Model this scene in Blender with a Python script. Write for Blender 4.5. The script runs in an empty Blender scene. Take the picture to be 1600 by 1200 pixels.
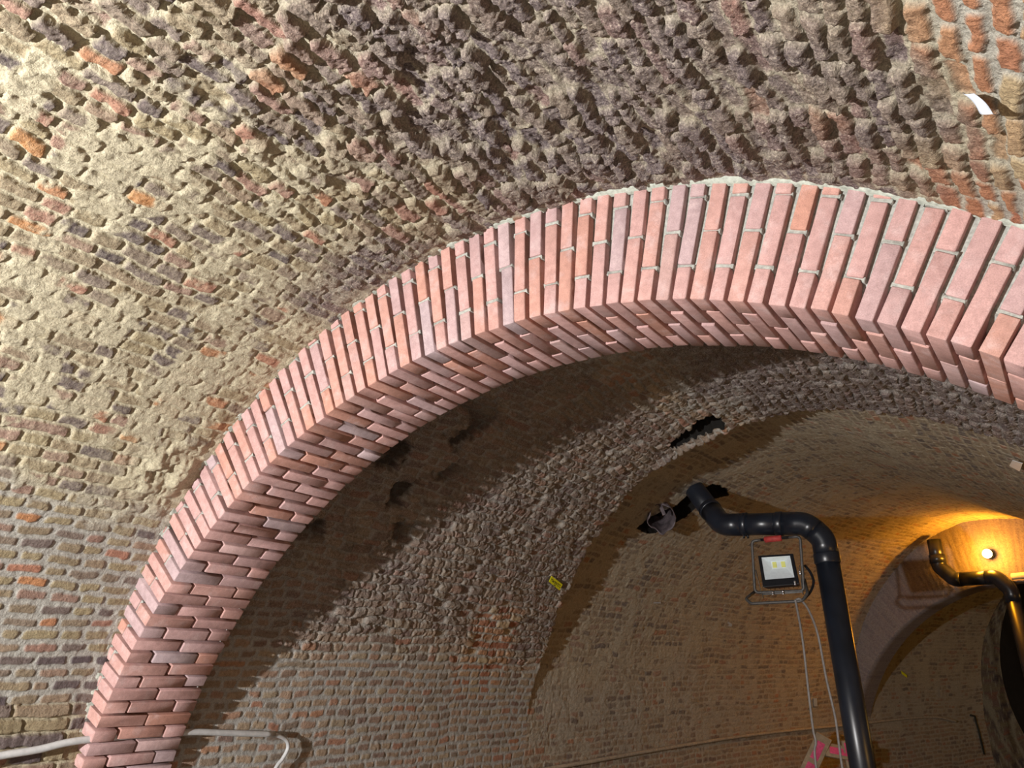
import bpy, math
import numpy as np
from mathutils import Vector, Matrix

# ------------------------------------------------------------------ camera, light, exposure
scene = bpy.context.scene
COL = scene.collection
F_PX, PSI, PIT, ROLL = 1299.72, .5656, .3631, -.0414
fw = np.array([-math.sin(PSI)*math.cos(PIT), math.cos(PSI)*math.cos(PIT), math.sin(PIT)])
rt = np.array([math.cos(PSI), math.sin(PSI), 0.]); up = np.cross(rt, fw)
rr = math.cos(ROLL)*rt + math.sin(ROLL)*up; uu = -math.sin(ROLL)*rt + math.cos(ROLL)*up
cd = bpy.data.cameras.new('camera'); cam = bpy.data.objects.new('camera', cd); COL.objects.link(cam)
cd.sensor_fit = 'HORIZONTAL'; cd.sensor_width = 36.0; cd.lens = 36.0*F_PX/1600.0
cd.clip_start = .05; cd.clip_end = 100
cam.matrix_world = Matrix(((rr[0], uu[0], -fw[0], 0), (rr[1], uu[1], -fw[1], 0), (rr[2], uu[2], -fw[2], 0), (0, 0, 0, 1)))
scene.camera = cam
scene.view_settings.view_transform = 'Standard'; scene.view_settings.look = 'None'
scene.view_settings.exposure = 0.0; scene.view_settings.gamma = 1.0; scene.view_settings.use_curve_mapping = False
world = bpy.data.worlds.new('world'); scene.world = world; world.use_nodes = True
world.node_tree.nodes['Background'].inputs[0].default_value = (.9, .5, .2, 1)
world.node_tree.nodes['Background'].inputs[1].default_value = 0.0

def point(name, loc, col, power, rad):
    l = bpy.data.lights.new(name, 'POINT'); l.energy = power; l.color = col; l.shadow_soft_size = rad
    o = bpy.data.objects.new(name, l); o.location = loc; COL.objects.link(o); return o
point('work_light', (-2.0, -1.55, .15), (1.0, .985, .975), 1080, .04)         # white site floodlight left of and behind the camera
point('amber_fill', (.6, 5.2, -.6), (1.0, .55, .13), 12, .25)           # amber fill lights added out of frame for the warm ambient
point('amber_fill', (.9, 9.2, -.2), (1.0, .54, .12), 8, .2)
point('amber_fill', (2.1, 12.6, .3), (1.0, .54, .12), 18, .2)
point('amber_fill', (.5, -1.2, -1.2), (1.0, .60, .25), 2, .3)

# ------------------------------------------------------------------ tunnel geometry
EX, EZ, ER = -1.3775, -.6741, 2.2519        # vault circle
Y0, RC = 5.0, 20.0                          # the tunnel is straight up to Y0, then bends right
D, W = 2.1442, .44                          # the new arch: front plane, thickness
CX, CZ, R = -1.412, -1.1141, 2.2968         # its intrados circle
FLOOR = -1.65
RECT = [60, 75, 86, 100, 111, 122, 133, 142, 151, 158, 166, 180]
RECV = [0, 0, .13, .225, .22, .175, .14, .12, .085, .05, 0, 0]
STT = [45, 80, 93.5, 106, 117.4, 130.3, 140.5, 151.2, 163.4, 180]
STV = [4.9, 4.95, 5.02, 5.1, 5.25, 5.42, 5.5, 5.58, 5.56, 5.56]

def fwd(th, s, r):
    th = np.radians(th); u = r*np.cos(th); z = EZ + r*np.sin(th)
    return bend(u, s, z)
def bend(u, s, z):
    ph = np.maximum(s-Y0, 0)/RC
    x = np.where(s < Y0, EX+u, EX+RC-(RC-u)*np.cos(ph)); y = np.where(s < Y0, s, Y0+(RC-u)*np.sin(ph))
    return np.stack([x, y, z*np.ones_like(x)], -1)

# ------------------------------------------------------------------ numpy noise
RNG = np.random.default_rng(7)
TAB = RNG.random(8192)
def hsh(i, j, seed=0):
    i = np.asarray(i).astype(np.int64); j = np.asarray(j).astype(np.int64)
    return TAB[((i*73856093) ^ (j*19349663) ^ (seed*83492791+12345) ^ ((i+3*j) >> 3)*2654435) & 8191]
def vn(x, y, seed=0):
    xi = np.floor(x); yi = np.floor(y); fx = x-xi; fy = y-yi
    fx = fx*fx*fx*(fx*(fx*6-15)+10); fy = fy*fy*fy*(fy*(fy*6-15)+10)
    a = hsh(xi, yi, seed); b = hsh(xi+1, yi, seed); c = hsh(xi, yi+1, seed); d = hsh(xi+1, yi+1, seed)
    return (a*(1-fx)+b*fx)*(1-fy)+(c*(1-fx)+d*fx)*fy
def fbm(x, y, seed=0, o=4, g=.5):
    t = 0; a = 1; n = 0
    for k in range(o):
        t = t+a*vn(x*2**k+17.3*k, y*2**k+5.1*k, seed+k); n += a; a *= g
    return t/n
def sst(a, b, x):
    t = np.clip((x-a)/(b-a), 0, 1); return t*t*(3-2*t)
def bell(x, a, b, c, d): return sst(a, b, x)*(1-sst(c, d, x))

# ------------------------------------------------------------------ old brickwork as a height field
def bricks(u, v, hv, L, Ls, pst, warp, seed, jw):
    """u along the tunnel, v up the arc. returns protrusion 0..1, brick id hashes"""
    u = u+warp*(fbm(u*5, v*5, seed+1, 3)-.5)*.09; v = v+warp*(fbm(u*4, v*4, seed+2, 3)-.5)*.075
    u = u+warp*(vn(u*28, v*28, seed+3)-.5)*.014; v = v+warp*(vn(u*28, v*28, seed+4)-.5)*.012
    a = v/hv; k = np.floor(a); 
    j0 = k+.28*warp*(hsh(k, k*0, seed+5)-.5); j1 = k+1+.28*warp*(hsh(k+1, k*0, seed+5)-.5)
    k = np.where(a < j0, k-1, np.where(a >= j1, k+1, k))
    j0 = k+.28*warp*(hsh(k, k*0, seed+5)-.5); j1 = k+1+.28*warp*(hsh(k+1, k*0, seed+5)-.5)
    dv = np.minimum(a-j0, j1-a)*hv
    Lr = np.where(hsh(k, k*0+7, seed) < pst, Ls, L)*(.93+.14*hsh(k, k*0+9, seed))
    b = u/Lr+hsh(k, k*0+3, seed)*3+.5*(k % 2); j = np.floor(b)
    jit = lambda q: q+.36*(hsh(q, k, seed+6)-.5)
    j = np.where(b < jit(j), j-1, np.where(b >= jit(j+1), j+1, j))
    du = np.minimum(b-jit(j), jit(j+1)-b)*Lr
    rad = .012
    qx = np.maximum(rad-(du-jw), 0); qy = np.maximum(rad-(dv-jw), 0)
    e = rad-np.hypot(qx, qy)
    idr = hsh(j, k, seed+11); id2 = hsh(j, k, seed+12)
    tiltu = (hsh(j, k, seed+13)-.5)*(b-j-.5); tiltv = (hsh(j, k, seed+14)-.5)*(a-k-.5)
    return e, idr, id2, tiltu+tiltv

def inpoly(x, y, P):
    c = np.zeros(x.shape, bool); n = len(P)
    for i in range(n):
        (x0, y0), (x1, y1) = P[i], P[(i+1) % n]
        t = ((y0 > y) != (y1 > y)) & (x < (x1-x0)*(y-y0)/(y1-y0+1e-12)+x0); c ^= t
    return c

HOLE_A = [(93.6, 4.72), (96.6, 4.72), (104.6, 4.92), (104.0, 4.985), (100.5, 4.965), (97.0, 4.96), (95.0, 4.95)]
HOLE_B = [(112.2, 6.50), (112.0, 6.74), (113.4, 6.88), (116.6, 6.62), (120.5, 6.62), (124.0, 6.52), (127.2, 6.33), (126.6, 6.12), (123.2, 6.18), (119.5, 6.36), (116.0, 6.36)]

def field(th, s, zone):
    """inward displacement and the four colour masks"""
    u = s; v = np.radians(th)*ER
    n1 = fbm(u*1.3, v*1.3, 50, 3)-.5; n2 = fbm(u*3.1, v*3.1, 60, 4)-.5
    tw = th+14*n1+8*n2
    z = np.zeros_like(th)
    if zone == 'near':
        rough = (1-sst(86, 112, tw))*(.40+.35*sst(50, 58, tw)+.25*sst(66, 80, tw))
        rough = np.maximum(rough, .12*(1-sst(118, 135, tw)))
        pointed = np.maximum(sst(137, 144, tw), (1-sst(49, 54, tw))*.8)
        deep = sst(160.6, 161.4, th+1.0*n2)
        pointed = pointed*(1-deep)
        sand = bell(tw, 88, 104, 138, 145)
        crumb = np.exp(-(((th-134.5)/4.5)**2+((s-1.98)/.17)**2))
        soot_shade = (1-sst(84, 100, tw))*.82*sst(50, 58, tw)+.95*np.exp(-((s-2.03)/.15)**2)*bell(th, 95, 101, 109, 114)
        orange = (1-sst(50, 57, tw))+.12*(1-sst(57, 75, tw))
        amp = .0075+.0145*rough+.001*sand+.008*deep
        hv, L, Ls, ps = .0515, .118, .215, .06
    else:
        f = np.interp(th, STT, STV); far = (s > f)*1.0
        rough = np.where(far > 0, .10, (1-sst(153, 161, tw))*.52)
        pointed = np.where(far > 0, .10+.35*sst(155, 165, tw), sst(152, 160, tw))
        pointed = np.where((far == 0) & (s < 3.2), np.maximum(pointed, sst(136, 143, tw)), pointed)
        deep = z
        blot = sst(.56, .66, fbm(u*4.5, v*4.5, 150, 4))*bell(s, 2.55, 2.75, 3.4, 3.75)*bell(th, 108, 120, 137, 141)
        sand = np.where(far > 0, .85*bell(tw, 60, 85, 172, 180)+.15, bell(tw, 82, 92, 146, 156)*.18+.55*bell(tw, 78, 85, 92, 98))
        crumb = z
        soot_shade = np.where(far > 0, .10, 1-sst(86, 95, tw)+.5*bell(tw, 95, 100, 150, 158))
        soot_shade = np.maximum(soot_shade, .9*bell(s+.4*n1, 2.0, 2.4, 3.0, 3.6)*bell(tw, 60, 75, 128, 136)*.7)  # shadow zone behind the arch darkened in the colour, over the soot
        redp = bell(th+3*n2, 143, 148, 160, 163)*bell(s+.3*n1, 4.55, 4.68, 5.1, 5.25)
        orange = np.where(far > 0, .15*sst(168, 175, tw), np.maximum(redp, .24))
        soot_shade = soot_shade*(1-redp*(1-far))
        amp = np.where(far > 0, .0045, .006+.016*rough)
        hv, L, Ls, ps = .0515, .112, .215, .08
    warp = .45+.40*rough
    jw = .0035+.0035*pointed+.001*(1-rough)
    e, idr, id2, tilt = bricks(u, v, hv, L, Ls, ps, warp, 100 if zone == 'near' else 200, jw)
    if zone == 'near':
        e3, i3, i4, t3 = bricks(u, v, .058, .20, .20, 0, .35, 300, .004)
        e = np.where(deep > .5, e3, e); idr = np.where(deep > .5, i3, idr); id2 = np.where(deep > .5, i4, id2)
    nf = fbm(u*42, v*42, 70, 4)-.5; nm = fbm(u*13, v*13, 80, 4)-.5
    ridge = 1-np.abs(2*fbm(u*22, v*22, 90, 4)-1)
    e = e+nf*.012*(.7+.8*rough)+nm*.006*(.5+rough)
    p = sst(-.001, .006+.002*rough, e)
    # sandy wash and fallen bricks
    wash = sst(.51, .60, fbm(u*9, v*9, 110, 4)+.20*(sand-.88)+.16*(id2-.5))*np.clip(sand*1.6, 0, 1)
    lost = (hsh((idr*4096).astype(int), (id2*4096).astype(int), 5) < .16*rough)
    crown = p*(1+.9*(id2-.5)*(.6+rough))*np.where(lost, -.35, 1)
    h = amp*crown+amp*1.1*tilt*p
    h = h*(1-.45*wash)+wash*amp*.55
    h = h*(1-.35*pointed)+pointed*amp*.12
    h = h+nf*(.004+.010*rough+.002*sand)+nm*(.004+.007*rough)+(ridge-.7)*(.002+.007*rough*rough+.001*sand)
    def shard(f, sd):            # broken facets
        wu = u*f+1.1*(fbm(u*f*.6, v*f*.6, sd, 3)-.5)*3; wv = v*f*1.5+1.1*(fbm(u*f*.6, v*f*.6, sd+7, 3)-.5)*3
        i, j = np.floor(wu), np.floor(wv)
        return (hsh(i, j, sd)-.5)+.9*((hsh(i, j, sd+1)-.5)*(wu-i-.5)+(hsh(i, j, sd+2)-.5)*(wv-j-.5))
    h = h+rough*(.007*shard(24, 310)+.005*shard(52, 330))
    h = h+crumb*((fbm(u*16, v*16, 120, 3)-.5)*.06+.018)
    h = h+n1*.02+n2*.010
    if zone == 'near':            # flush where the arch was packed tight to it
        kf = 1-.85*(1-sst(.025, .07, np.abs(s-2.14)))
        h = h*kf+(1-kf)*(.002+.012*nm+.012*nf)
    mort = np.clip(1-p, 0, 1)
    mort = np.maximum(mort, wash*.92); mort = np.maximum(mort, np.clip(crumb*1.6, 0, 1))
    mort = mort*(1-.35*deep)
    soot_shade = np.clip(soot_shade*(.55+1.1*fbm(u*5, v*5, 130, 4)), 0, 1)*(1-.8*np.clip(crumb, 0, 1))
    dark = z.copy()
    if zone != 'near':
        h = h-blot*.02
        jx = .15*(vn(u*18, v*18, 140)-.5); jy = .025*(vn(u*18, v*18, 141)-.5)
        ha = inpoly(th+3*jx, s+jy, HOLE_A); hb = inpoly(th+3*jx, s+jy, HOLE_B)
        h = np.where(ha, -.42, np.where(hb, -.70, h)); hd = ha | hb
        hd = hd | np.roll(hd, 1, 0) | np.roll(hd, -1, 0); hd = hd | np.roll(hd, 1, 1) | np.roll(hd, -1, 1); dark = np.maximum(hd*1.0, .8*blot)  # holes painted near-black in place of their inner shade, plus the blotches
        lip = np.exp(-((s-np.interp(th, STT, STV)+.03)/.03)**2)*bell(th, 93, 95, 108, 112)
        h = h+lip*.03
        f = np.interp(th, STT, STV); far = sst(-.012, .012, s-f-.03*nm)
        h = h-np.interp(th, RECT, RECV)*far
    grey = pointed if zone == 'near' else np.maximum(pointed, .75*(1-far))
    return h, np.stack([idr, mort, soot_shade], -1), np.stack([np.clip(sand+crumb, 0, 1), grey, orange], -1), np.stack([dark, id2, z], -1)

def grid_mesh(name, P, attrs, mat, flip=False, kind='structure'):
    nu, nv = P.shape[:2]
    idx = np.arange(nu*nv).reshape(nu, nv)
    q = np.stack([idx[:-1, :-1], idx[1:, :-1], idx[1:, 1:], idx[:-1, 1:]], -1).reshape(-1, 4)
    if flip: q = q[:, ::-1]
    return raw_mesh(name, P.reshape(-1, 3), q, mat, {k: a.reshape(-1, 3) for k, a in attrs.items()}, kind)

def raw_mesh(name, V, Q, mat, attrs=None, kind=None, parent=None, smooth=True):
    me = bpy.data.meshes.new(name)
    V = np.asarray(V, np.float32); Q = np.asarray(Q, np.int32); nq = len(Q); k = Q.shape[1]
    me.vertices.add(len(V)); me.vertices.foreach_set('co', V.ravel())
    me.loops.add(nq*k); me.loops.foreach_set('vertex_index', Q.ravel())
    me.polygons.add(nq); me.polygons.foreach_set('loop_start', np.arange(0, nq*k, k, dtype=np.int32))
    me.polygons.foreach_set('use_smooth', np.full(nq, smooth))
    me.update(calc_edges=True)
    if attrs:
        for n, a in attrs.items():
            at = me.attributes.new(n, 'FLOAT_VECTOR', 'POINT'); at.data.foreach_set('vector', np.ascontiguousarray(a, np.float32).ravel())
    me.materials.append(mat)
    o = bpy.data.objects.new(name, me); COL.objects.link(o)
    if parent: o.parent = parent
    if kind: o['kind'] = kind
    return o

# ------------------------------------------------------------------ materials
def mat_new(name):
    m = bpy.data.materials.new(name); m.use_nodes = True; nt = m.node_tree
    return m, nt, nt.nodes, nt.links, nt.nodes['Principled BSDF']
def mixc(nt, fac, a, b, mode='MIX'):
    n = nt.nodes.new('ShaderNodeMix'); n.data_type = 'RGBA'; n.blend_type = mode
    for sock, val in ((n.inputs[0], fac), (n.inputs[6], a), (n.inputs[7], b)):
        if hasattr(val, 'is_output'): nt.links.new(val, sock)
        elif isinstance(val, (int, float)): sock.default_value = val
        else: sock.default_value = (*val, 1)
    return n.outputs[2]
def math_n(nt, op, a, b=0.0, clamp=False):
    n = nt.nodes.new('ShaderNodeMath'); n.operation = op; n.use_clamp = clamp
    for sock, val in ((n.inputs[0], a), (n.inputs[1], b)):
        if hasattr(val, 'is_output'): nt.links.new(val, sock)
        else: sock.default_value = val
    return n.outputs[0]
def noise(nt, scale, detail=4, rough=.6):
    tc = nt.nodes.new('ShaderNodeTexCoord'); n = nt.nodes.new('ShaderNodeTexNoise')
    n.inputs['Scale'].default_value = scale; n.inputs['Detail'].default_value = detail; n.inputs['Roughness'].default_value = rough
    nt.links.new(tc.outputs['Object'], n.inputs['Vector']); return n.outputs['Fac']
def ramp(nt, fac, stops, interp='LINEAR'):
    r = nt.nodes.new('ShaderNodeValToRGB'); r.color_ramp.interpolation = interp
    while len(r.color_ramp.elements) < len(stops): r.color_ramp.elements.new(.5)
    for e, (p, c) in zip(r.color_ramp.elements, stops): e.position = p; e.color = (*c, 1)
    nt.links.new(fac, r.inputs[0]); return r.outputs[0]
def attr(nt, name):
    a = nt.nodes.new('ShaderNodeAttribute'); a.attribute_name = name
    s = nt.nodes.new('ShaderNodeSeparateXYZ'); nt.links.new(a.outputs['Vector'], s.inputs[0]); return s.outputs
def bump(nt, bsdf, height, strength, dist):
    b = nt.nodes.new('ShaderNodeBump'); b.inputs['Strength'].default_value = strength; b.inputs['Distance'].default_value = dist
    nt.links.new(height, b.inputs['Height']); nt.links.new(b.outputs[0], bsdf.inputs['Normal'])

def old_brick(name, tint=(1, 1, 1), washcol=(.57, .52, .385), palette=None):
    m, nt, N, Lk, B = mat_new(name)
    a = attr(nt, 'bk'); b = attr(nt, 'zn'); c = attr(nt, 'ex')
    pal = palette or [(0, (.13, .105, .115)), (.12, (.18, .145, .145)), (.24, (.25, .20, .175)), (.42, (.33, .265, .18)), (.60, (.40, .335, .21)), (.74, (.35, .275, .195)), (.86, (.36, .235, .195)), (.95, (.44, .215, .15)), (.985, (.52, .255, .12)), (1, (.56, .27, .11))]
    br = ramp(nt, a[0], pal)
    red = ramp(nt, c[1], [(0, (.40, .17, .11)), (.5, (.52, .27, .15)), (1, (.50, .40, .25))])
    br = mixc(nt, b[2], br, red)
    f1 = noise(nt, 60, 6, .7); f4 = noise(nt, 115, 5, .7); f2 = noise(nt, 230, 3, .6); f3 = noise(nt, 9, 4, .6)
    # sandy dust over the brick faces
    dust = math_n(nt, 'MULTIPLY', math_n(nt, 'MULTIPLY', b[0], .30), math_n(nt, 'MULTIPLY', math_n(nt, 'SUBTRACT', f1, .38), 4.0, True))
    br = mixc(nt, dust, br, washcol)
    mo = mixc(nt, b[1], washcol, (.46, .45, .42))
    col = mixc(nt, a[1], br, mo)
    so = ramp(nt, f4, [(.32, (.075, .058, .066)), (.46, (.175, .142, .145)), (.56, (.29, .245, .24)), (.64, (.45, .40, .35)), (.74, (.60, .54, .45))])
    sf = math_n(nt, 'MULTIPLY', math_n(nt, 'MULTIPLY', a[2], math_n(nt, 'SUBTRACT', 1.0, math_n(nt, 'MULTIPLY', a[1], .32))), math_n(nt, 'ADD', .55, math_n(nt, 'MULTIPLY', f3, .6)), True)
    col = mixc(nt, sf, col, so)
    mul = ramp(nt, f2, [(.25, (.68, .68, .68)), (.5, (1, 1, 1)), (.75, (1.28, 1.26, 1.22))])
    col = mixc(nt, 1.0, col, mul, 'MULTIPLY')
    mul2 = ramp(nt, f1, [(.3, (.74, .72, .70)), (.55, (1.05, 1.05, 1.05)), (.75, (1.2, 1.2, 1.2))])
    col = mixc(nt, 1.0, col, mul2, 'MULTIPLY')
    col = mixc(nt, 1.0, col, tint, 'MULTIPLY')
    col = mixc(nt, c[0], col, (.02, .018, .016))
    Lk.new(col, B.inputs['Base Color']); B.inputs['Roughness'].default_value = .92; B.inputs['Specular IOR Level'].default_value = .18
    hgt = math_n(nt, 'ADD', math_n(nt, 'MULTIPLY', f1, 1.0), math_n(nt, 'MULTIPLY', f4, .6))
    bump(nt, B, hgt, 1.0, .010)
    return m

def simple(name, col, rough=.6, metal=0., nscale=30, var=.2, bstr=.1, bdist=.002, spec=.4, emit=None, estr=0):
    m, nt, N, Lk, B = mat_new(name)
    f = noise(nt, nscale, 5, .6)
    lo = tuple(x*(1-var) for x in col); hi = tuple(min(1, x*(1+var)) for x in col)
    Lk.new(ramp(nt, f, [(.3, lo), (.7, hi)]), B.inputs['Base Color'])
    B.inputs['Roughness'].default_value = rough; B.inputs['Metallic'].default_value = metal; B.inputs['Specular IOR Level'].default_value = spec
    if bstr: bump(nt, B, f, bstr, bdist)
    if emit: B.inputs['Emission Color'].default_value = (*emit, 1); B.inputs['Emission Strength'].default_value = estr
    return m

M_NEAR = old_brick('old_brick_near', tint=(.90, .89, .86))
M_LOWBOUNCE = old_brick('old_brick_low_bounce', tint=(.52, .50, .48))        # unseen stretches, tint darkened to cut bounced light
M_MID = old_brick('old_brick_beyond', washcol=(.55, .475, .345), palette=[(0, (.21, .18, .165)), (.15, (.27, .22, .185)), (.35, (.36, .295, .22)), (.55, (.42, .345, .25)), (.72, (.45, .37, .27)), (.86, (.42, .31, .24)), (.94, (.44, .25, .18)), (1, (.48, .24, .14))])

def new_brick():
    m, nt, N, Lk, B = mat_new('new_red_brick')
    a = attr(nt, 'bk')
    c = ramp(nt, a[0], [(0, (.40, .315, .325)), (.12, (.44, .30, .295)), (.35, (.475, .295, .275)), (.6, (.50, .305, .28)), (.8, (.485, .28, .24)), (.94, (.47, .245, .185)), (1, (.45, .345, .35))])
    f1 = noise(nt, 14, 4, .6); f2 = noise(nt, 320, 3, .6); f3 = noise(nt, 40, 4, .6)
    c = mixc(nt, math_n(nt, 'MULTIPLY', math_n(nt, 'SUBTRACT', f1, .52), 2.4, True), c, (.58, .45, .44))
    c = mixc(nt, 1.0, c, ramp(nt, f3, [(.3, (.86, .84, .84)), (.7, (1.12, 1.12, 1.12))]), 'MULTIPLY')
    c = mixc(nt, 1.0, c, ramp(nt, f2, [(.3, (.86, .86, .86)), (.7, (1.12, 1.12, 1.12))]), 'MULTIPLY')
    Lk.new(c, B.inputs['Base Color']); B.inputs['Roughness'].default_value = .85; B.inputs['Specular IOR Level'].default_value = .2
    bump(nt, B, math_n(nt, 'ADD', f2, math_n(nt, 'MULTIPLY', f3, .8)), .5, .0016)
    return m
M_BRICK = new_brick()
M_MORTAR = simple('lime_mortar', (.36, .365, .33), .95, 0, 90, .3, .6, .004, .1)
M_FILLET = simple('fresh_grey_mortar', (.43, .46, .40), .95, 0, 60, .3, .8, .006, .1)
M_PIPE = simple('black_plastic', (.012, .016, .025), .32, 0, 6, .35, .02, .001, .7)
M_BLACK = simple('black_paint', (.012, .013, .016), .4, 0, 20, .2)
M_TUBE = simple('grey_tube_steel', (.10, .095, .09), .5, .3, 60, .3)
M_RED = simple('red_rubber', (.45, .05, .045), .6, 0, 40, .25)
M_REFL = simple('reflector', (.80, .88, .92), .35, .0, 40, .06, 0)
M_TAGW = simple('blue_white_card', (.82, .90, 1.0), .5, 0, 20, .05, 0)
M_CHIP = simple('led_chip', (.85, .85, .25), .5, 0, 30, .05, 0)
M_CHROME = simple('bright_bolt', (.75, .75, .78), .2, .9, 30, .05, 0)
M_CABLE = simple('grey_cable', (.24, .225, .215), .6, 0, 50, .2)
M_CABLEW = simple('dusty_grey_cable', (.46, .40, .32), .8, 0, 30, .25)
M_COND = simple('pale_grey_conduit', (.55, .56, .56), .45, 0, 25, .15)
M_YELL = simple('yellow_card', (.98, .95, .02), .6, 0, 20, .05, 0)
M_WHITE = simple('white_paper', (.52, .58, .66), .7, 0, 20, .06, 0)
M_INK = simple('black_ink', (.03, .03, .02), .7, 0, 20, .1, 0)
M_BLUE = simple('blue_ink', (.25, .30, .55), .7, 0, 20, .1, 0)
M_WOOD = simple('dusty_timber', (.42, .33, .22), .8, 0, 16, .25, .3, .003)
M_PINK = simple('fluorescent_pink', (.95, .10, .26), .6, 0, 40, .25, .1)
M_DUCT = simple('rusty_duct', (.16, .13, .14), .55, .2, 18, .5, .5, .01)
M_BULB = simple('amber_bulb', (1, .7, .3), .4, 0, 10, .05, 0, emit=(1, .62, .16), estr=60)
M_FLOOR = simple('dusty_floor', (.11, .10, .09), .95, 0, 4, .3, .5, .02, .1)
M_RIB = old_brick('grey_rib_brick', palette=[(0, (.24, .20, .20)), (.5, (.275, .23, .225)), (1, (.30, .255, .235))], washcol=(.31, .265, .24))
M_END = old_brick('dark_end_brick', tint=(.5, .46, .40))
M_VOID = simple('unlit_bore', (.02, .018, .016), 1, 0, 10, .2)  # near-black colour stands in for the dark depth of the bore

# ------------------------------------------------------------------ the vault
def vault(zone, th, s, mat, splits):
    T, S = np.meshgrid(th, s, indexing='ij')
    h, A, B, C = field(T, S, zone)
    P = fwd(T, S, ER-h)
    for name, i0, i1 in splits:
        grid_mesh(name, P[i0:i1], dict(bk=A[i0:i1], zn=B[i0:i1], ex=C[i0:i1]), mat, True)
def wall(name, zone, side, s, zs, mat):
    Z, S = np.meshgrid(zs, s, indexing='ij')
    T = 180-(Z-EZ)*0-np.degrees((Z-EZ)/ER) if side < 0 else np.degrees((Z-EZ)/ER)
    h, A, B, C = field(np.where(T > 180, T, T), S, zone)
    P = bend(side*(ER-h), S, Z)
    grid_mesh(name, P, dict(bk=A, zn=B, ex=C), mat, side > 0)

step = .0043/ER*180/math.pi
thn = np.arange(27, 180, step); k = int(np.searchsorted(thn, 141))
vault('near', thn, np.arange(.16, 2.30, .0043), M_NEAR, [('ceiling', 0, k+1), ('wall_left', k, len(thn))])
step = .0068/ER*180/math.pi
thm = np.arange(46, 180, step); k = int(np.searchsorted(thm, 152))
sm = np.concatenate([np.arange(2.30, 5.9, .0062), np.arange(5.9, 8.2, .011), np.arange(8.2, 12, .018), np.arange(12, 14.15, .03)])
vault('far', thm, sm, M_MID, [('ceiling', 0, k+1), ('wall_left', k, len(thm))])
# coarser stretches out of the frame
tc = np.arange(0, 180.6, .5)
vault('near', tc, np.arange(-5.5, .18, .02), M_LOWBOUNCE, [('ceiling', 0, 283), ('wall_left', 282, 361)])
vault('near', np.arange(0, 27.3, .2), np.arange(.16, 2.31, .009), M_NEAR, [('ceiling', 0, 137)])
vault('far', np.arange(0, 46.6, .6), np.arange(2.30, 14.15, .04), M_MID, [('ceiling', 0, 78)])
zs = np.linspace(FLOOR-.02, EZ+.01, 90)
wall('wall_left', 'near', -1, np.arange(-5.5, .18, .02), zs, M_LOWBOUNCE)
wall('wall_left', 'near', -1, np.arange(.16, 2.31, .012), zs, M_NEAR)
wall('wall_left', 'far', -1, np.arange(2.30, 14.15, .015), zs, M_MID)
wall('wall_right', 'near', 1, np.arange(-5.5, 2.31, .05), zs, M_LOWBOUNCE)
wall('wall_right', 'far', 1, np.arange(2.30, 14.15, .05), zs, M_MID)
U, S = np.meshgrid(np.linspace(-2.35, 2.35, 30), np.arange(-5.6, 17.1, .15), indexing='ij')
fl = bend(U, S, FLOOR+.03*(fbm(U*3, S*3, 400, 3)-.5)); grid_mesh('floor', fl, {}, M_FLOOR)

# end walls: plain one behind the camera, one with a round portal at the far end
def end_wall(name, s, hole=None, mat=M_VOID):
    n = 220; ang = np.linspace(0, 2*math.pi, n, endpoint=False)
    c = np.array(hole[:2]) if hole else np.array([0., -.2])
    rings = []
    outer = []
    for a in ang:
        d = np.array([math.cos(a), math.sin(a)]); t = 0
        p = c.copy()
        while t < 8:
            t += .01; q = c+d*t
            if (q[1] > 0 and np.hypot(*q) > 2.45) or abs(q[0]) > 2.45 or q[1] < FLOOR-EZ-.05: break
        outer.append(t)
    outer = np.array(outer)
    inner = np.minimum(np.full(n, hole[2]), outer-.01) if hole else np.full(n, .01)
    V = []; 
    for f in np.linspace(0, 1, 60):
        r = inner+(np.maximum(outer, inner+.01)-inner)*f
        V.append(np.stack([c[0]+r*np.cos(ang), c[1]+r*np.sin(ang)], -1))
    V = np.array(V); V = np.concatenate([V, V[:, :1]], 1)
    P = bend(V[..., 0], np.full(V.shape[:2], s), EZ+V[..., 1])
    T = V[..., 0]; Z = V[..., 1]
    e, i1, i2, tl = bricks(T, Z, .06, .115, .22, .3, .4, 500, .004)
    p = sst(0, .008, e)
    A = np.stack([i1, 1-p, .1+0*p], -1); B = np.stack([.3+0*p, .2+0*p, 0*p], -1); Cc = np.stack([0*p, i2, 0*p], -1)
    grid_mesh(name, P, dict(bk=A, zn=B, ex=Cc), mat, False)
    if hole:   # the bore behind the portal
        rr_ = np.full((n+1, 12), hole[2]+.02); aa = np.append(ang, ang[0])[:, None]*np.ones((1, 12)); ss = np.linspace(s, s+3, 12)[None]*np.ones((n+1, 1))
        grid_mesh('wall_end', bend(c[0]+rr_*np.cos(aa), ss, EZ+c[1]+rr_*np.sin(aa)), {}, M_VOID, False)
end_wall('wall_back', -5.4, None, M_LOWBOUNCE)
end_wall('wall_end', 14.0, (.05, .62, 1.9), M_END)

# ------------------------------------------------------------------ the new brick arch
def tag(o, label, cat, group=None):
    o['label'] = label; o['category'] = cat
    if group: o['group'] = group
    return o
def thing(name, loc, label, cat, group=None):
    o = bpy.data.objects.new(name, None); o.location = loc; o.empty_display_size = .1; COL.objects.link(o); return tag(o, label, cat, group)
def part(o, parent):
    o.parent = parent; o.matrix_parent_inverse = Matrix.Translation(-Vector(parent.location)); return o

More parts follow.
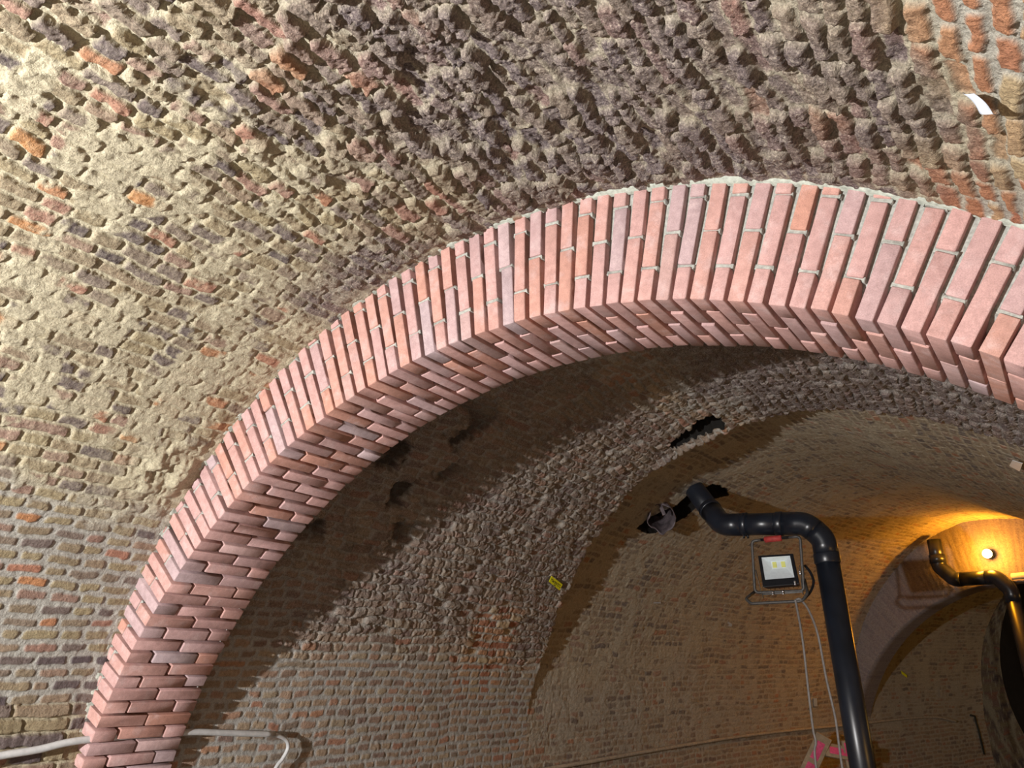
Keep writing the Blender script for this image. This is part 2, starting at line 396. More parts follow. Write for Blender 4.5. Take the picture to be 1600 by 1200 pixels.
BB = .0035
cc = np.array([-1., -1+1e-9, 1-1e-9, 1.])
def box_template():
    lv = [(-1, -1), (-1, 1), (1, -1), (1, 1)]
    pts = {}; V = []; Q = []
    def vid(p):
        if p not in pts: pts[p] = len(V); V.append(p)
        return pts[p]
    for ax in range(3):
        for sg in (0, 3):
            for i in range(3):
                for j in range(3):
                    q = []
                    for (a, b) in ((i, j), (i+1, j), (i+1, j+1), (i, j+1)):
                        p = [0, 0, 0]; p[ax] = sg; p[(ax+1) % 3] = a; p[(ax+2) % 3] = b; q.append(vid(tuple(p)))
                    Q.append(q if sg == 3 else q[::-1])
    return np.array(V), np.array(Q)
BV, BQ = box_template()
def rbox(lo, hi, b=BB):
    lo = np.array(lo, float); hi = np.array(hi, float); b = min(b, (hi-lo).min()*.45)
    ax = [np.array([lo[k], lo[k]+b, hi[k]-b, hi[k]]) for k in range(3)]
    P = np.stack([ax[k][BV[:, k]] for k in range(3)], -1)
    I = np.clip(P, lo+b, hi-b); d = P-I; n = np.linalg.norm(d, axis=1, keepdims=True)
    return I+np.where(n > 0, d/np.maximum(n, 1e-9)*b, 0)

arch = thing('brick_arch', (CX, D, CZ), 'new arch of pink red bricks ringing the old vault in the foreground', 'arch')
def vault_depth(a):
    """distance from the arch intrados to the old vault along the radius at angle a"""
    d = np.array([math.cos(a), math.sin(a)]); o = np.array([CX-EX, CZ-EZ])
    b = o@d; c = o@o-ER*ER
    t = -b+math.sqrt(max(b*b-c, 0))
    if CZ+t*d[1] < EZ: t = (ER-.0+abs(0))/max(abs(d[0]), .2)
    return t-R
rng = np.random.default_rng(3)
V = []; Q = []; A = []; MV = []; MQ = []; nv = 0; nm_ = 0
A0 = math.atan2(.0, 1); 
def bed(i):                   # angle of bed joint i, counted from low on the left
    f = lambda x: -5.624763e-07*x**3+5.533198e-05*x*x-.02566728*x+2.709346
    return f(i) if 0 <= i <= 73 else (f(0)-.0250*i if i < 0 else f(73)-.0250*(i-73))
courses = range(-22, 104)
for ci in courses:
    a = .5*(bed(ci)+bed(ci+1)); T_B = (bed(ci)-bed(ci+1))*R-.0122
    typeA = ci % 2 == 1
    dep = vault_depth(a)+.06 if a < math.pi-.15 else .16
    dep = max(dep, .12)
    y0, y1 = D, D+W; j = .012
    rows = []
    if typeA:  # face: stretcher, soffit: header stretcher header
        ys = [(y0, y0+.1035), (y0+.1035+j, y1-.1035-j), (y1-.1035, y1)]; first = .215
    else:      # face: header, soffit: two stretchers
        ys = [(y0, y0+W/2-j/2), (y0+W/2+j/2, y1)]; first = .1025
    for yi, (ya, yb) in enumerate(ys):
        r0 = 0.; ln = first if yi in (0, len(ys)-1) else .1025
        while r0 < dep-.012:
            r1 = min(r0+ln, dep)
            if dep-r1 < .03: r1 = dep
            t = T_B*(1+.0*r0)*(1+rng.normal(0, .018))
            jr, jt, jy = rng.normal(0, .0013), rng.normal(0, .0018), rng.normal(0, .0013)
            P = rbox((R+r0+jr, -t/2, ya+jy), (R+r1+jr, t/2, yb+jy), BB*(.7+.7*rng.random()))
            P = P+rng.normal(0, .0005, P.shape)
            cen = P.mean(0); rot = rng.normal(0, .007); q = P-cen
            P = np.stack([q[:, 0]-rot*q[:, 1], q[:, 1]+rot*q[:, 0], q[:, 2]], -1)+cen
            P[:, 1] += jt
            ca, sa = math.cos(a), math.sin(a)
            X = CX+P[:, 0]*ca-P[:, 1]*sa; Z = CZ+P[:, 0]*sa+P[:, 1]*ca
            V.append(np.stack([X, P[:, 2], Z], -1)); Q.append(BQ+nv); nv += len(P)
            A.append(np.tile([rng.random(), rng.random(), 0], (len(P), 1)))
            # face perpend mortar above this brick
            if yi == 0 and r1 < dep-.01:
                for (f0, f1, z0) in ((r1-.003, r1+.012, y0+.0045+.003*rng.random()),):
                    w = T_B/2+.0045
                    MP = rbox((R+f0, -w, z0), (R+f1, w, z0+.06), .002)
                    MP[:, 1] += rng.normal(0, .001); MP = MP+rng.normal(0, .0009, MP.shape)
                    MV.append(np.stack([CX+MP[:, 0]*ca-MP[:, 1]*sa, MP[:, 2], CZ+MP[:, 0]*sa+MP[:, 1]*ca], -1)); MQ.append(BQ+nm_); nm_ += len(MP)
            r0 = r1+.0095; ln = .215
# mortar body, set back from face and soffit
aa = np.linspace(.03, math.pi+.14, 500)
front = []
prof = []
for i, x in enumerate(aa):
    dd = max(vault_depth(x)+.08 if x < math.pi-.15 else .15, .13)
    rad = [R+.065, R+.065, R+.065, R+.068, R+.10, R+dd*.6, R+dd]; k_ = .045*float(sst(1.30, 1.75, np.array(x)))
    yy = [D+W-.015, D+W*.5, D+.065, D+.058+k_*.3, D+.026+k_, D+.022+k_, D+.019+k_*.7]
    nz = [0, 0, 0]+[(vn(np.array(x*160.), np.array(q*3.), 33)-.5)*.006 for q in range(4)]
    prof.append([(CX+r_*math.cos(x), y_+n_, CZ+r_*math.sin(x)) for r_, y_, n_ in zip(rad, yy, nz)])
P = np.array(prof); idx = np.arange(P.shape[0]*P.shape[1]).reshape(P.shape[:2])
q4 = np.stack([idx[:-1, :-1], idx[1:, :-1], idx[1:, 1:], idx[:-1, 1:]], -1).reshape(-1, 4)
MV.append(P.reshape(-1, 3)); MQ.append(q4+nm_); nm_ += P.shape[0]*P.shape[1]
# rear face
Pb = np.array([[(CX+r_*math.cos(x), D+W-.014, CZ+r_*math.sin(x)) for r_ in (R+.021, R+.25, R+.52)] for x in aa])
idx = np.arange(Pb.shape[0]*3).reshape(-1, 3); q4 = np.stack([idx[:-1, :-1], idx[1:, :-1], idx[1:, 1:], idx[:-1, 1:]], -1).reshape(-1, 4)
MV.append(Pb.reshape(-1, 3)); MQ.append(q4[:, ::-1]+nm_); nm_ += len(Pb)*3
part(raw_mesh('brickwork', np.concatenate(V), np.concatenate(Q), M_BRICK, dict(bk=np.concatenate(A))), arch)
part(raw_mesh('mortar_joints', np.concatenate(MV), np.concatenate(MQ), M_MORTAR), arch)
# mortar fillet packed between arch and vault
aa = np.linspace(.85, 2.75, 900); rows = []
for x in aa:
    d0 = vault_depth(x); n = fbm(np.array(x*11.), np.array(1.5), 45, 3)-.5; n2 = fbm(np.array(x*70.), np.array(7.5), 46, 3)-.5
    w = .003+.012*math.exp(-((x-1.15)/.40)**2)+.016*n
    w = max(w, .001)
    o = []
    for f, yy in ((-w, .012), (-w+.003, -.004-.006*n2), (-w*.3, -.012-.012*n), (.012, -.022-.014*n+.006*n2), (.04, -.030)):
        o.append((CX+(R+d0+f)*math.cos(x), D+yy, CZ+(R+d0+f)*math.sin(x)))
    rows.append(o)
P = np.array(rows); idx = np.arange(P.shape[0]*P.shape[1]).reshape(P.shape[:2])
part(raw_mesh('mortar_fillet', P.reshape(-1, 3), np.stack([idx[:-1, :-1], idx[1:, :-1], idx[1:, 1:], idx[:-1, 1:]], -1).reshape(-1, 4), M_FILLET), arch)

# far rib, cut across the bent tunnel
SR = Y0+RC*math.radians(17.6)
ribc = bend(np.array(0.), np.array(SR), np.array(EZ))
aa = np.linspace(.0, math.pi, 420); rows = []; at = [[], [], []]
for x in aa:
    ci = np.array([-.16+2.23*math.cos(x), -.53+2.23*math.sin(x)])
    dr = ci-np.array([-.16, -.53]); dr /= np.linalg.norm(dr)
    row = []
    for (ro, ds) in [(0, .34), (0, .22), (0, .11), (0, .0)]+[(q, 0.) for q in np.linspace(.02, .8, 40)]:
        p = ci+dr*ro; row.append((p[0], SR+ds, EZ+p[1]))
    rows.append(row)
RW = np.array(rows); n_r = RW.shape[1]
arc = aa[:, None]*2.23*np.ones((1, n_r)); rad_ = np.linspace(0, .8, n_r)[None]*np.ones((len(aa), 1))
e, i1, i2, tl = bricks(rad_, arc, .06, .22, .22, 0, .25, 600, .004); p = sst(0, .006, e)
rib = thing('brick_arch', tuple(ribc), 'shadowy grey brick arch far down the tunnel behind the distant black pipe', 'arch')
RP = bend(RW[..., 0], RW[..., 1]-.006*p, RW[..., 2])
z0 = 0*p
o = grid_mesh('arch_ring', RP, dict(bk=np.stack([i1, 1-p, z0+.15], -1), zn=np.stack([z0+.1, z0, z0], -1), ex=np.stack([z0, i2, z0], -1)), M_RIB, False, None); part(o, rib)

# ------------------------------------------------------------------ helpers for the fittings
def fillet(pts, rad, n=8):
    pts = [np.array(p, float) for p in pts]; out = [pts[0]]
    for a, b, c in zip(pts[:-2], pts[1:-1], pts[2:]):
        d0 = (a-b)/np.linalg.norm(a-b); d1 = (c-b)/np.linalg.norm(c-b)
        ang = math.acos(max(-1, min(1, d0@d1))); t = min(rad/math.tan(ang/2), .48*np.linalg.norm(a-b), .48*np.linalg.norm(c-b))
        p0 = b+d0*t; p1 = b+d1*t
        for k in range(n+1):
            f = k/n; out.append((1-f)**2*p0+2*f*(1-f)*b+f*f*p1)
    out.append(pts[-1]); return np.array(out)
def spline(pts, n=8):
    pts = np.array(pts, float); P = np.vstack([2*pts[0]-pts[1], pts, 2*pts[-1]-pts[-2]]); out = []
    for i in range(1, len(P)-2):
        for t in np.linspace(0, 1, n, endpoint=False):
            a, b, c, d = P[i-1:i+3]
            out.append(.5*((2*b)+(-a+c)*t+(2*a-5*b+4*c-d)*t*t+(-a+3*b-3*c+d)*t**3))
    out.append(pts[-1]); return np.array(out)
def tube_vq(path, r, seg=14, cap=True):
    path = np.array(path, float); n = len(path); r = np.ones(n)*r
    T = np.gradient(path, axis=0); T /= np.linalg.norm(T, axis=1, keepdims=True)
    u = np.cross(T[0], [0, 0, 1.]); 
    if np.linalg.norm(u) < .1: u = np.cross(T[0], [1., 0, 0])
    u /= np.linalg.norm(u); V = []
    for i in range(n):
        u = u-T[i]*(u@T[i]); u /= np.linalg.norm(u); w = np.cross(T[i], u)
        a = np.linspace(0, 2*math.pi, seg, endpoint=False)[:, None]
        V.append(path[i]+r[i]*(np.cos(a)*u+np.sin(a)*w))
    V = np.array(V).reshape(-1, 3); Q = []
    for i in range(n-1):
        for k in range(seg):
            k2 = (k+1) % seg; Q.append((i*seg+k, i*seg+k2, (i+1)*seg+k2, (i+1)*seg+k))
    if cap:
        for base, c in ((0, path[0]), ((n-1)*seg, path[-1])):
            ci = len(V); V = np.vstack([V, c])
            for k in range(seg):
                k2 = (k+1) % seg
                Q.append((base+k2, base+k, ci, ci) if base == 0 else (base+k, base+k2, ci, ci))
    return V, Q
def mesh_obj(name, pieces, mat, parent=None, smooth=True):
    vs = []; fs = []; b = 0
    for V, Q in pieces:
        for q in Q:
            q = [int(x)+b for x in q]
            fs.append(q[:3] if len(q) == 4 and q[3] == q[2] else q)
        vs += [tuple(map(float, v)) for v in V]; b += len(V)
    me = bpy.data.meshes.new(name); me.from_pydata(vs, [], fs); me.update()
    for p in me.polygons: p.use_smooth = smooth
    me.materials.append(mat)
    o = bpy.data.objects.new(name, me); COL.objects.link(o)
    if parent: 
        root = parent
        while root.parent: root = root.parent
        o.parent = parent
        if parent is root: o.matrix_parent_inverse = Matrix.Translation(-Vector(root.location))
    return o
def box_vq(c, ax, ay, az, b=.003):
    """box of half axes ax, ay, az (vectors) about c"""
    l = [np.linalg.norm(a) for a in (ax, ay, az)]
    P = rbox([-x for x in l], l, b); E = [np.array(a)/x for a, x in zip((ax, ay, az), l)]
    return np.array(c)+P[:, :1]*E[0]+P[:, 1:2]*E[1]+P[:, 2:3]*E[2], (BQ if np.dot(np.cross(E[0], E[1]), E[2]) > 0 else BQ[:, ::-1])
def bar_vq(a, b, w, t, nrm, bev=.003):
    a = np.array(a, float); b = np.array(b, float); d = b-a; n = np.array(nrm, float); n -= d*(n@d)/(d@d); n /= np.linalg.norm(n)
    s = np.cross(n, d); s /= np.linalg.norm(s)
    return box_vq((a+b)/2, d/2, s*w/2, n*t/2, bev)
def sphere_vq(c, r, n=10):
    path = [np.array(c)+np.array([0, 0, r*math.cos(t)*-1]) for t in np.linspace(0, math.pi, n)]
    return tube_vq(np.array(path)+np.array([0, 0, 1e-6])*np.arange(n)[:, None], np.maximum(r*np.sin(np.linspace(0, math.pi, n)), 1e-4), 12)
def slab(corners, th, nrm, nu=1, nv=1, f=None):
    """a thin sheet with thickness through four corner points"""
    a, b, c, d = [np.array(p, float) for p in corners]; n = np.array(nrm, float)/np.linalg.norm(nrm)
    V = []; 
    for sgn in (1, -1):
        for i in range(nu+1):
            for j in range(nv+1):
                x, y = i/nu, j/nv
                p = (a*(1-x)+b*x)*(1-y)+(d*(1-x)+c*x)*y+n*sgn*th/2
                if f: p = p+n*f(x, y)
                V.append(p)
    N = (nu+1)*(nv+1); I = lambda i, j: i*(nv+1)+j; Q = []
    for i in range(nu):
        for j in range(nv):
            q = (I(i, j), I(i+1, j), I(i+1, j+1), I(i, j+1)); Q.append(q); Q.append(tuple(N+k for k in q[::-1]))
    edge = [I(i, 0) for i in range(nu+1)]+[I(nu, j) for j in range(1, nv+1)]+[I(i, nv) for i in range(nu-1, -1, -1)]+[I(0, j) for j in range(nv-1, 0, -1)]
    for k in range(len(edge)):
        p, q = edge[k], edge[(k+1) % len(edge)]; Q.append((q, p, p+N, q+N))
    return np.array(V), Q

# ------------------------------------------------------------------ near black soil pipe
pp = thing('soil_pipe', (-1.34, 6.1, FLOOR), 'thick black plastic pipe dropping from the hole in the vault beside the hanging floodlight', 'pipe')
PR = .081
full = fillet([(-2.60, 6.67, 1.88), (-2.06, 6.12, 1.175), (-1.47, 6.1, 1.10), (-1.34, 6.1, .97), (-1.34, 6.1, FLOOR)], .13, 10)
def cutp(P, a, b): return P[a:b]
mesh_obj('upper_pipe', [tube_vq([(-2.60, 6.67, 1.88), (-2.16, 6.219, 1.302)], PR, 28)], M_PIPE, pp)
mesh_obj('elbow', [tube_vq(fillet([(-2.165, 6.224, 1.309), (-2.06, 6.12, 1.175), (-1.9, 6.115, 1.155)], .16, 14), PR*1.035, 28)], M_PIPE, pp)
mesh_obj('horizontal_pipe', [tube_vq([(-1.93, 6.116, 1.159), (-1.60, 6.105, 1.117)], PR, 28)], M_PIPE, pp)
mesh_obj('elbow', [tube_vq(fillet([(-1.61, 6.105, 1.118), (-1.455, 6.1, 1.098), (-1.385, 6.1, 1.03)], .13, 12), PR*1.035, 28)], M_PIPE, pp)
mesh_obj('elbow', [tube_vq(fillet([(-1.392, 6.1, 1.036), (-1.34, 6.1, .97), (-1.34, 6.1, .86)], .13, 12), PR*1.035, 28)], M_PIPE, pp)
mesh_obj('vertical_pipe', [tube_vq([(-1.34, 6.1, .88), (-1.34, 6.1, FLOOR)], PR, 28)], M_PIPE, pp)
def collar(a, b, f): 
    a = np.array(a); b = np.array(b); return tube_vq([a, a+(b-a)*.12, a+(b-a)*.88, b], np.array([1.0, f, f, 1.0])*PR*1.04, 28)
for a, b in (((-1.90, 6.115, 1.155), (-1.86, 6.1137, 1.150)), ((-1.655, 6.106, 1.124), (-1.60, 6.105, 1.117)), ((-1.34, 6.1, .875), (-1.34, 6.1, .80)), ((-2.19, 6.25, 1.342), (-2.165, 6.224, 1.309))):
    mesh_obj('socket', [collar(a, b, 1.05)], M_PIPE, pp)
for x in (-1.90, -1.87, -1.63): mesh_obj('bolt', [tube_vq([(x, 6.10, 1.155+(-1.9-x)*.13-.07), (x, 6.10, 1.155+(-1.9-x)*.13-.105)], .008, 8)], M_BLACK, pp)

# crumpled end of an older duct in the same hole
tr = thing('broken_duct', (-2.62, 6.3, 1.33), 'torn rusty duct end hanging in the hole left of the black pipe', 'duct')
V = []; na, nb = 40, 12
ax = np.array([-.30, .42, .42]); ax /= np.linalg.norm(ax); e1 = np.cross(ax, [0, 0, 1.]); e1 /= np.linalg.norm(e1); e2 = np.cross(ax, e1)
for j in range(nb):
    for i in range(na+1):
        a = 2*math.pi*i/na; tear = .018*math.sin(3*a+.5)+.012*math.sin(7*a)
        r = .125*(1+.12*math.sin(2*a+1)+.06*math.sin(5*a+j*.3))
        V.append(np.array([-2.585, 6.235, 1.315])+ax*(j/(nb-1)*.30+(1-j/(nb-1))*tear)+r*(math.cos(a)*e1*.85+math.sin(a)*e2*1.1))
Q = [(j*(na+1)+i, j*(na+1)+i+1, (j+1)*(na+1)+i+1, (j+1)*(na+1)+i) for j in range(nb-1) for i in range(na)]
o = mesh_obj('duct_wall', [(V, Q)], M_DUCT, tr); md = o.modifiers.new('thick', 'SOLIDIFY'); md.thickness = .006
mesh_obj('torn_strip', [bar_vq((-2.575, 6.19, 1.44), (-2.535, 6.17, 1.33), .028, .004, (.2, -1, .1))], M_DUCT, tr)

# ------------------------------------------------------------------ far black soil pipe
fp = thing('soil_pipe', (-.515, 10.93, FLOOR), 'distant dark pipe crossing the far arch under the amber bulb', 'pipe')
FR = .078
P2 = [(-1.19, 11.138, 1.60), (-1.196, 11.14, 1.285), (-1.06, 11.10, 1.112), (-.624, 10.958, 1.085), (-.513, 10.923, .93), (-.511, 10.923, FLOOR)]
mesh_obj('upper_pipe', [tube_vq([P2[0], (-1.195, 11.14, 1.33)], FR, 20)], M_PIPE, fp)
mesh_obj('elbow', [tube_vq(fillet([(-1.195, 11.14, 1.34), P2[1], P2[2], (-.98, 11.075, 1.108)], .12, 8), FR*1.05, 20)], M_PIPE, fp)
mesh_obj('horizontal_pipe', [tube_vq([(-1.0, 11.08, 1.109), (-.70, 10.983, 1.09)], FR, 20)], M_PIPE, fp)
mesh_obj('elbow', [tube_vq(fillet([(-.72, 10.99, 1.091), P2[3], P2[4], (-.512, 10.923, .80)], .13, 8), FR*1.05, 20)], M_PIPE, fp)
mesh_obj('vertical_pipe', [tube_vq([(-.512, 10.923, .82), P2[5]], FR, 20)], M_PIPE, fp)
mesh_obj('socket', [tube_vq([(-1.193, 11.139, 1.42), (-1.195, 11.14, 1.32)], FR*1.16, 20)], M_PIPE, fp)
br = thing('branch_pipe', (-.1, 10.80, 1.03), 'thin pale pipe running off to the right below the amber bulb', 'pipe')
mesh_obj('pipe_run', [tube_vq([(-.47, 10.94, 1.07), (.3, 10.70, 1.05)], .035, 14)], M_COND, br)

# amber bulb on the far arch
lb = thing('bulkhead_lamp', (-.637, 11.06, 1.352), 'glowing amber bulb on the far arch, right of the distant pipe', 'lamp')
nrm = np.array([-.302, -.953, 0])
mesh_obj('lamp_base', [tube_vq([np.array([-.637, 11.072, 1.352])-nrm*.02, np.array([-.637, 11.072, 1.352])+nrm*.03], .05, 18)], M_BLACK, lb)
mesh_obj('bulb', [sphere_vq(np.array([-.637, 11.06, 1.352])+nrm*.075, .05)], M_BULB, lb)
point('bulb_light', np.array([-.637, 11.06, 1.352])+nrm*.16, (1.0, .36, .010), 38, .05)

# ------------------------------------------------------------------ hanging floodlight
fl_ = thing('floodlight', (-1.66, 6.0, .56), 'square site floodlight in a tube frame hanging under the black pipe', 'floodlight')
yF = 6.0
fr = [(-1.815, yF, 1.008), (-1.473, yF, .995), (-1.498, yF, .66), (-1.52, yF, .64), (-1.84, yF, .655), (-1.845, yF, .70)]
mesh_obj('tube_frame', [tube_vq(fillet([(-1.75, yF, 1.006), (-1.815, yF, 1.008), (-1.845, yF, .645), (-1.505, yF, .625), (-1.473, yF, .995), (-1.55, yF, .998)], .03, 6), .0105, 12)], M_TUBE, fl_)
mesh_obj('base_loop', [tube_vq(fillet([(-1.842, yF+.02, .66), (-1.885, yF-.10, .600), (-1.84, yF-.14, .560), (-1.49, yF-.14, .545), (-1.458, yF-.10, .60), (-1.495, yF+.02, .70)], .04, 6), .0105, 12)], M_TUBE, fl_)
mesh_obj('handle_bar', [tube_vq([(-1.76, yF, 1.006), (-1.54, yF, .998)], .010, 10)], M_BLACK, fl_)
mesh_obj('hand_grip', [tube_vq([(-1.725, yF, 1.004), (-1.72, yF, 1.004), (-1.605, yF, 1.0), (-1.60, yF, 1.0)], [.015, .022, .022, .015], 16)], M_RED, fl_)
c4 = [np.array(p) for p in ((-1.800, yF+.035, .905), (-1.548, yF+.035, .890), (-1.516, yF-.045, .668), (-1.772, yF-.045, .672))]   # head corners: tl tr br bl
ctr = sum(c4)/4; hn = np.cross(c4[1]-c4[0], c4[3]-c4[0]); hn /= np.linalg.norm(hn)
if hn[1] > 0: hn = -hn
def lerp4(x, y, d=0): return (c4[0]*(1-x)+c4[1]*x)*(1-y)+(c4[3]*(1-x)+c4[2]*x)*y+hn*d
x0, x1, y0_, y1_ = .10, .90, .07, .78
V = [lerp4(0, 0), lerp4(1, 0), lerp4(1, 1), lerp4(0, 1), lerp4(x0, y0_), lerp4(x1, y0_), lerp4(x1, y1_), lerp4(x0, y1_),
     lerp4(.06, .06, -.07), lerp4(.94, .06, -.07), lerp4(.94, .94, -.07), lerp4(.06, .94, -.07)]
Q = [(0, 4, 5, 1), (1, 5, 6, 2), (2, 6, 7, 3), (3, 7, 4, 0), (0, 1, 9, 8), (1, 2, 10, 9), (2, 3, 11, 10), (3, 0, 8, 11), (8, 9, 10, 11)]
hs = mesh_obj('housing', [(V, Q)], M_BLACK, fl_, False); hs.modifiers.new('bevel', 'BEVEL').width = .005
for k in range(7):
    f = .12+.76*k/6; mesh_obj('cooling_fin', [bar_vq(lerp4(f, .08, -.082), lerp4(f, .92, -.082), .004, .03, hn)], M_BLACK, fl_)
i0, i1, j0, j1 = .36, .64, .16, .38
V = [lerp4(x0, y0_, -.001), lerp4(x1, y0_, -.001), lerp4(x1, y1_, -.001), lerp4(x0, y1_, -.001), lerp4(i0-.06, j0-.04, -.045), lerp4(i1+.06, j0-.04, -.045), lerp4(i1+.06, j1, -.045), lerp4(i0-.06, j1, -.045)]
rf = mesh_obj('reflector', [(V, [(0, 1, 5, 4), (1, 2, 6, 5), (2, 3, 7, 6), (3, 0, 4, 7), (4, 5, 6, 7)])], M_REFL, fl_, False)
for a in (.34, .58):
    mesh_obj('led_chip', [slab([lerp4(a, .16, -.042), lerp4(a+.11, .16, -.042), lerp4(a+.11, .34, -.042), lerp4(a, .34, -.042)], .004, hn)], M_CHIP, rf, False)
mesh_obj('lower_panel', [slab([lerp4(.08, .84, .002), lerp4(.92, .84, .002), lerp4(.94, .97, .002), lerp4(.06, .97, .002)], .006, hn)], M_BLACK, fl_, False)
mesh_obj('yoke', [bar_vq((-1.812, yF-.02, .80), (-1.790, yF, .60), .02, .005, (1, 0, .1)), bar_vq((-1.508, yF, .80), (-1.515, yF, .60), .02, .005, (1, 0, .1)), bar_vq((-1.79, yF-.005, .632), (-1.515, yF-.005, .622), .02, .004, (0, -1, 0))], M_TUBE, fl_)
for p in ((-1.715, yF-.02, .634), (-1.645, yF-.02, .632), (-1.508, yF-.02, .752), (-1.545, yF-.05, .683)):
    mesh_obj('bolt', [sphere_vq(p, .010)], M_CHROME, fl_)
    mesh_obj('bolt', [tube_vq([np.array(p)+[0, 0, -.008], np.array(p)+[0, 0, -.022]], .008, 8)], M_CHROME, fl_)
mesh_obj('flex', [tube_vq(spline([(-1.485, yF+.05, .80), (-1.452, yF+.03, .75), (-1.432, yF, .68), (-1.448, yF-.06, .61), (-1.485, yF-.13, .555)], 6), .009, 8)], M_BLACK, fl_)

tag(mesh_obj('power_cable', [tube_vq(spline([(-1.535, 5.85, .552), (-1.535, 5.86, .53), (-1.566, 6.0, .305), (-1.580, 6.0, -.019), (-1.588, 6.0, -.25), (-1.583, 6.0, -.33), (-1.605, 6.0, -.45), (-1.60, 6.0, -1.0), (-1.60, 6.0, FLOOR+.01)], 8), .008, 8)], M_CABLE), 'left one of two grey cables dropping from the hanging floodlight', 'cable')
tag(mesh_obj('power_cable', [tube_vq(spline([(-1.53, 5.86, .558), (-1.50, 5.86, .555), (-1.472, 5.92, .48), (-1.460, 6.0, .33), (-1.452, 6.0, .055), (-1.436, 6.0, -.181), (-1.441, 6.0, -.371), (-1.444, 6.0, -.60), (-1.45, 6.0, FLOOR+.01)], 8), .008, 8)], M_CABLE), 'right one of two grey cables dropping from the hanging floodlight, nearer the pipe', 'cable')

# ------------------------------------------------------------------ runs along the walls
wc = [fwd(np.array(t), np.array(s), ER-.036) for t, s in ((180, 3.3), (178.2, 4.1), (176.6, 4.8), (175.6, 5.45), (175.3, 5.84), (175.15, 6.41), (174.8, 7.14), (174.4, 8.01), (174.05, 8.83), (173.95, 9.83), (174.0, 11.0), (173.6, 12.31), (174.1, 12.9), (176, 13.3))]
tag(mesh_obj('wall_cable', [tube_vq(spline(wc, 10), .016, 8)], M_CABLEW), 'dusty grey cable clipped along the lower wall of the far vault', 'cable')
cn = thing('wall_conduit', (-3.49, 2.2, -.1), 'pale grey conduit running behind the foot of the new arch', 'conduit')
mesh_obj('tube_run', [tube_vq(spline([(-3.50, 1.2, -.20), (-3.499, 1.6, -.15), (-3.499, 1.806, -.121), (-3.495, 1.947, -.108), (-3.489, 2.091, -.086), (-3.487, 2.35, -.078), (-3.487, 2.642, -.079), (-3.491, 2.825, -.091), (-3.497, 3.14, -.114)], 6), .0145, 12)], M_COND, cn)
mesh_obj('flexible_tail', [tube_vq(spline([(-3.497, 3.13, -.113), (-3.503, 3.19, -.128), (-3.508, 3.235, -.15), (-3.515, 3.251, -.187), (-3.525, 3.228, -.234), (-3.533, 3.195, -.273), (-3.54, 3.1, -.42)], 8), .0095, 10)], M_COND, cn)
tag(mesh_obj('hanging_wire', [tube_vq([fwd(np.array(t), np.array(s), ER-.02) for t, s in ((174.3, 13.66), (174.8, 13.75), (176.8, 13.76), (179.5, 13.78))]+[bend(np.array(-ER+.02), np.array(13.79), np.array(-.98))], .014, 6)], M_INK), 'short black wire hanging on the far wall at lower right', 'wire')

# ------------------------------------------------------------------ tags and scraps
def sheet(name, C, nrm, mat, label, cat, group=None, th=.002):
    return tag(mesh_obj(name, [slab(C, th, nrm)], mat, None, False), label, cat, group)
yt = [(-3.028, 5.189, .813), (-3.058, 5.392, .775), (-3.091, 5.398, .736), (-3.059, 5.199, .777)]
yn = np.array([.76, -.12, -.64])
yo = thing('marker_tag', (-3.06, 5.29, .775), 'bright yellow tag with black handwriting on the old wall left of the broken duct', 'tag')
mesh_obj('card', [slab(yt, .003, yn)], M_YELL, yo, False)
Y = [np.array(p) for p in yt]
def onY(x, y): return (Y[0]*(1-x)+Y[1]*x)*(1-y)+(Y[3]*(1-x)+Y[2]*x)*y+yn*.003
st = []
r2 = np.random.default_rng(5)
for row, (xa, xb) in ((.36, (.05, .9)), (.58, (.12, .95)), (.80, (.40, .52))):
    x = xa
    while x < xb:
        w = .035+.04*r2.random(); y = row+(r2.random()-.5)*.12; dy = (r2.random()-.3)*.22
        st.append(bar_vq(onY(x, y), onY(x+w, y+dy), .004, .001, yn, .0002)); x += w+.02+.03*r2.random()
mesh_obj('handwriting', st, M_INK, yo, False)
wt = thing('paper_tag', (.05, 1.583, 1.055), 'curled white paper tag hanging from the old vault at upper right', 'tag')
mesh_obj('paper', [slab([(.05, 1.583, 1.059), (.065, 1.545, 1.023), (.083, 1.524, .954), (.065, 1.56, .99)], .0008, (-.6, -.6, -.4), 8, 6, lambda x, y: .010*math.sin(math.pi*x)-.006*math.sin(math.pi*y))], M_WHITE, wt)
mesh_obj('string', [tube_vq([(.083, 1.524, .954), (.09, 1.57, .978), (.10, 1.64, 1.02)], .0008, 6)], M_CABLE, wt)
mesh_obj('ink_mark', [slab([np.array([.0565, 1.5585, 1.028])+np.array(d) for d in ((0, 0, 0), (.003, -.003, -.003), (.004, -.004, -.007), (.001, -.001, -.004))], .0006, (-.6, -.6, -.4))], M_BLUE, wt, False)
sheet('paper_tag', [(-.087, 5.275, 1.136), (-.043, 5.247, 1.104), (-.071, 5.579, 1.13), (-.114, 5.521, 1.159)], (-.5, -.2, -.85), M_TAGW, 'small blue white tag on the sooty vault at the right edge, below the arch', 'tag')
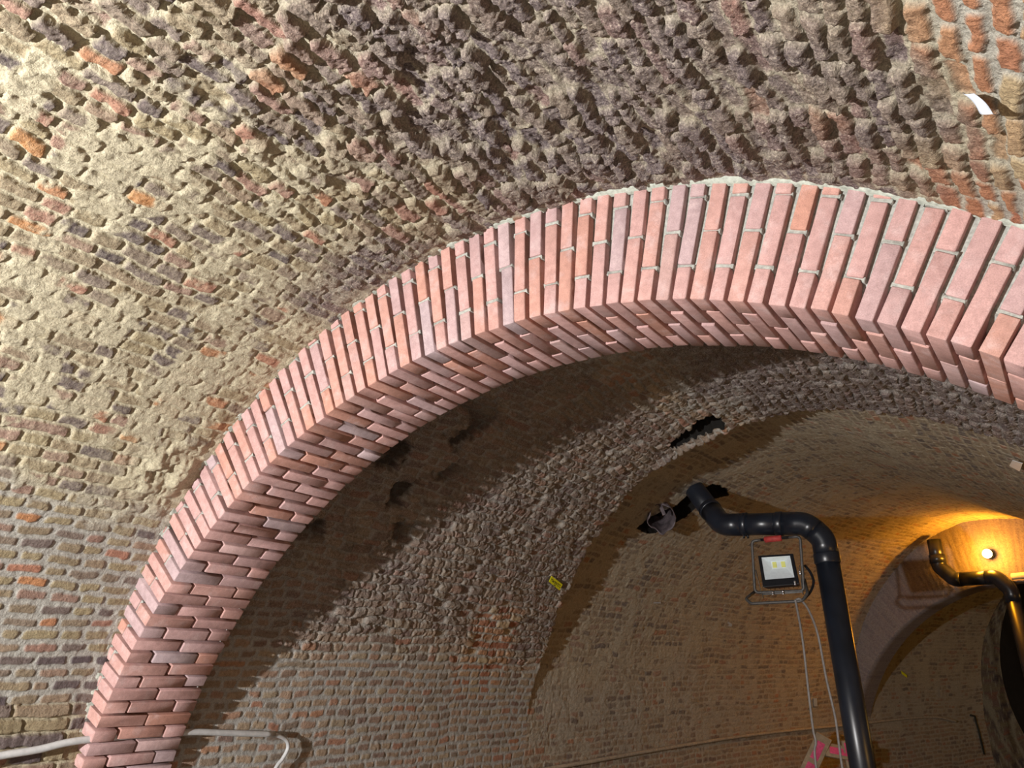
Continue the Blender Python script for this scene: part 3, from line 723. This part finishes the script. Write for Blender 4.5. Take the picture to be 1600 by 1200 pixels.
sheet('marker_tag', [(-2.096, 12.745, .169), (-2.057, 12.882, .111), (-2.064, 12.883, .078), (-2.099, 12.763, .129)], (.9, -.4, -.2), M_YELL, 'tiny yellow tag on the wall beyond the far arch', 'tag')
sheet('paper_tag', [(-2.785, 10.743, -.115), (-2.764, 10.82, -.117), (-2.777, 10.842, -.206), (-2.797, 10.765, -.203)], (.9, -.3, -.1), M_WHITE, 'small pale card on the wall between the grey cables and the black pipe', 'tag')
sheet('paper_tag', [(-1.792, 13.625, -.095), (-1.764, 13.691, -.097), (-1.781, 13.689, -.181), (-1.809, 13.623, -.179)], (.9, -.4, -.1), M_CABLEW, 'small dull pale card on the far wall, lower right of the tiny yellow tag', 'tag')
sheet('paper_scrap', [(-2.99, 8.688, .675), (-2.986, 8.784, .653), (-2.998, 8.79, .629), (-3.013, 8.696, .632)], (.8, -.2, -.5), M_WHITE, 'white scrap stuck on the wall left of the hanging floodlight', 'scrap')
sheet('paper_scrap', [(-3.125, 7.151, .776), (-3.109, 7.271, .783), (-3.114, 7.281, .772), (-3.131, 7.161, .766)], (.8, -.2, -.5), M_WHITE, 'thin white strip on the wall below the broken duct', 'scrap')

# ------------------------------------------------------------------ timber trestle with pink paint
ts = thing('timber_trestle', (-2.75, 10.2, FLOOR), 'timber trestle with bright pink paint leaning at the wall behind the grey cables', 'trestle')
tn = (.45, -.85, .25)
def pbar(name, a, b, w, pinks, t=.05):
    o = mesh_obj(name, [bar_vq(a, b, w, t, tn, .004)], M_WOOD, ts)
    a = np.array(a); b = np.array(b); d = b-a; n = np.array(tn); n = n-d*(n@d)/(d@d); n /= np.linalg.norm(n)
    for f0, f1 in pinks:
        mesh_obj('pink_panel', [bar_vq(a+d*f0+n*(t/2+.002), a+d*f1+n*(t/2+.002), w*.5, .003, n, .001)], M_PINK, o)
pbar('leg', (-2.600, 10.24, -.500), (-3.27, 10.12, -1.55), .17, ((.06, .22), (.26, .42)))
pbar('rail', (-2.62, 10.26, -.640), (-2.33, 10.44, -.715), .14, ((.12, .95),))
pbar('leg', (-2.425, 10.36, -.555), (-2.40, 10.50, -1.6), .07, ((.02, .2),))
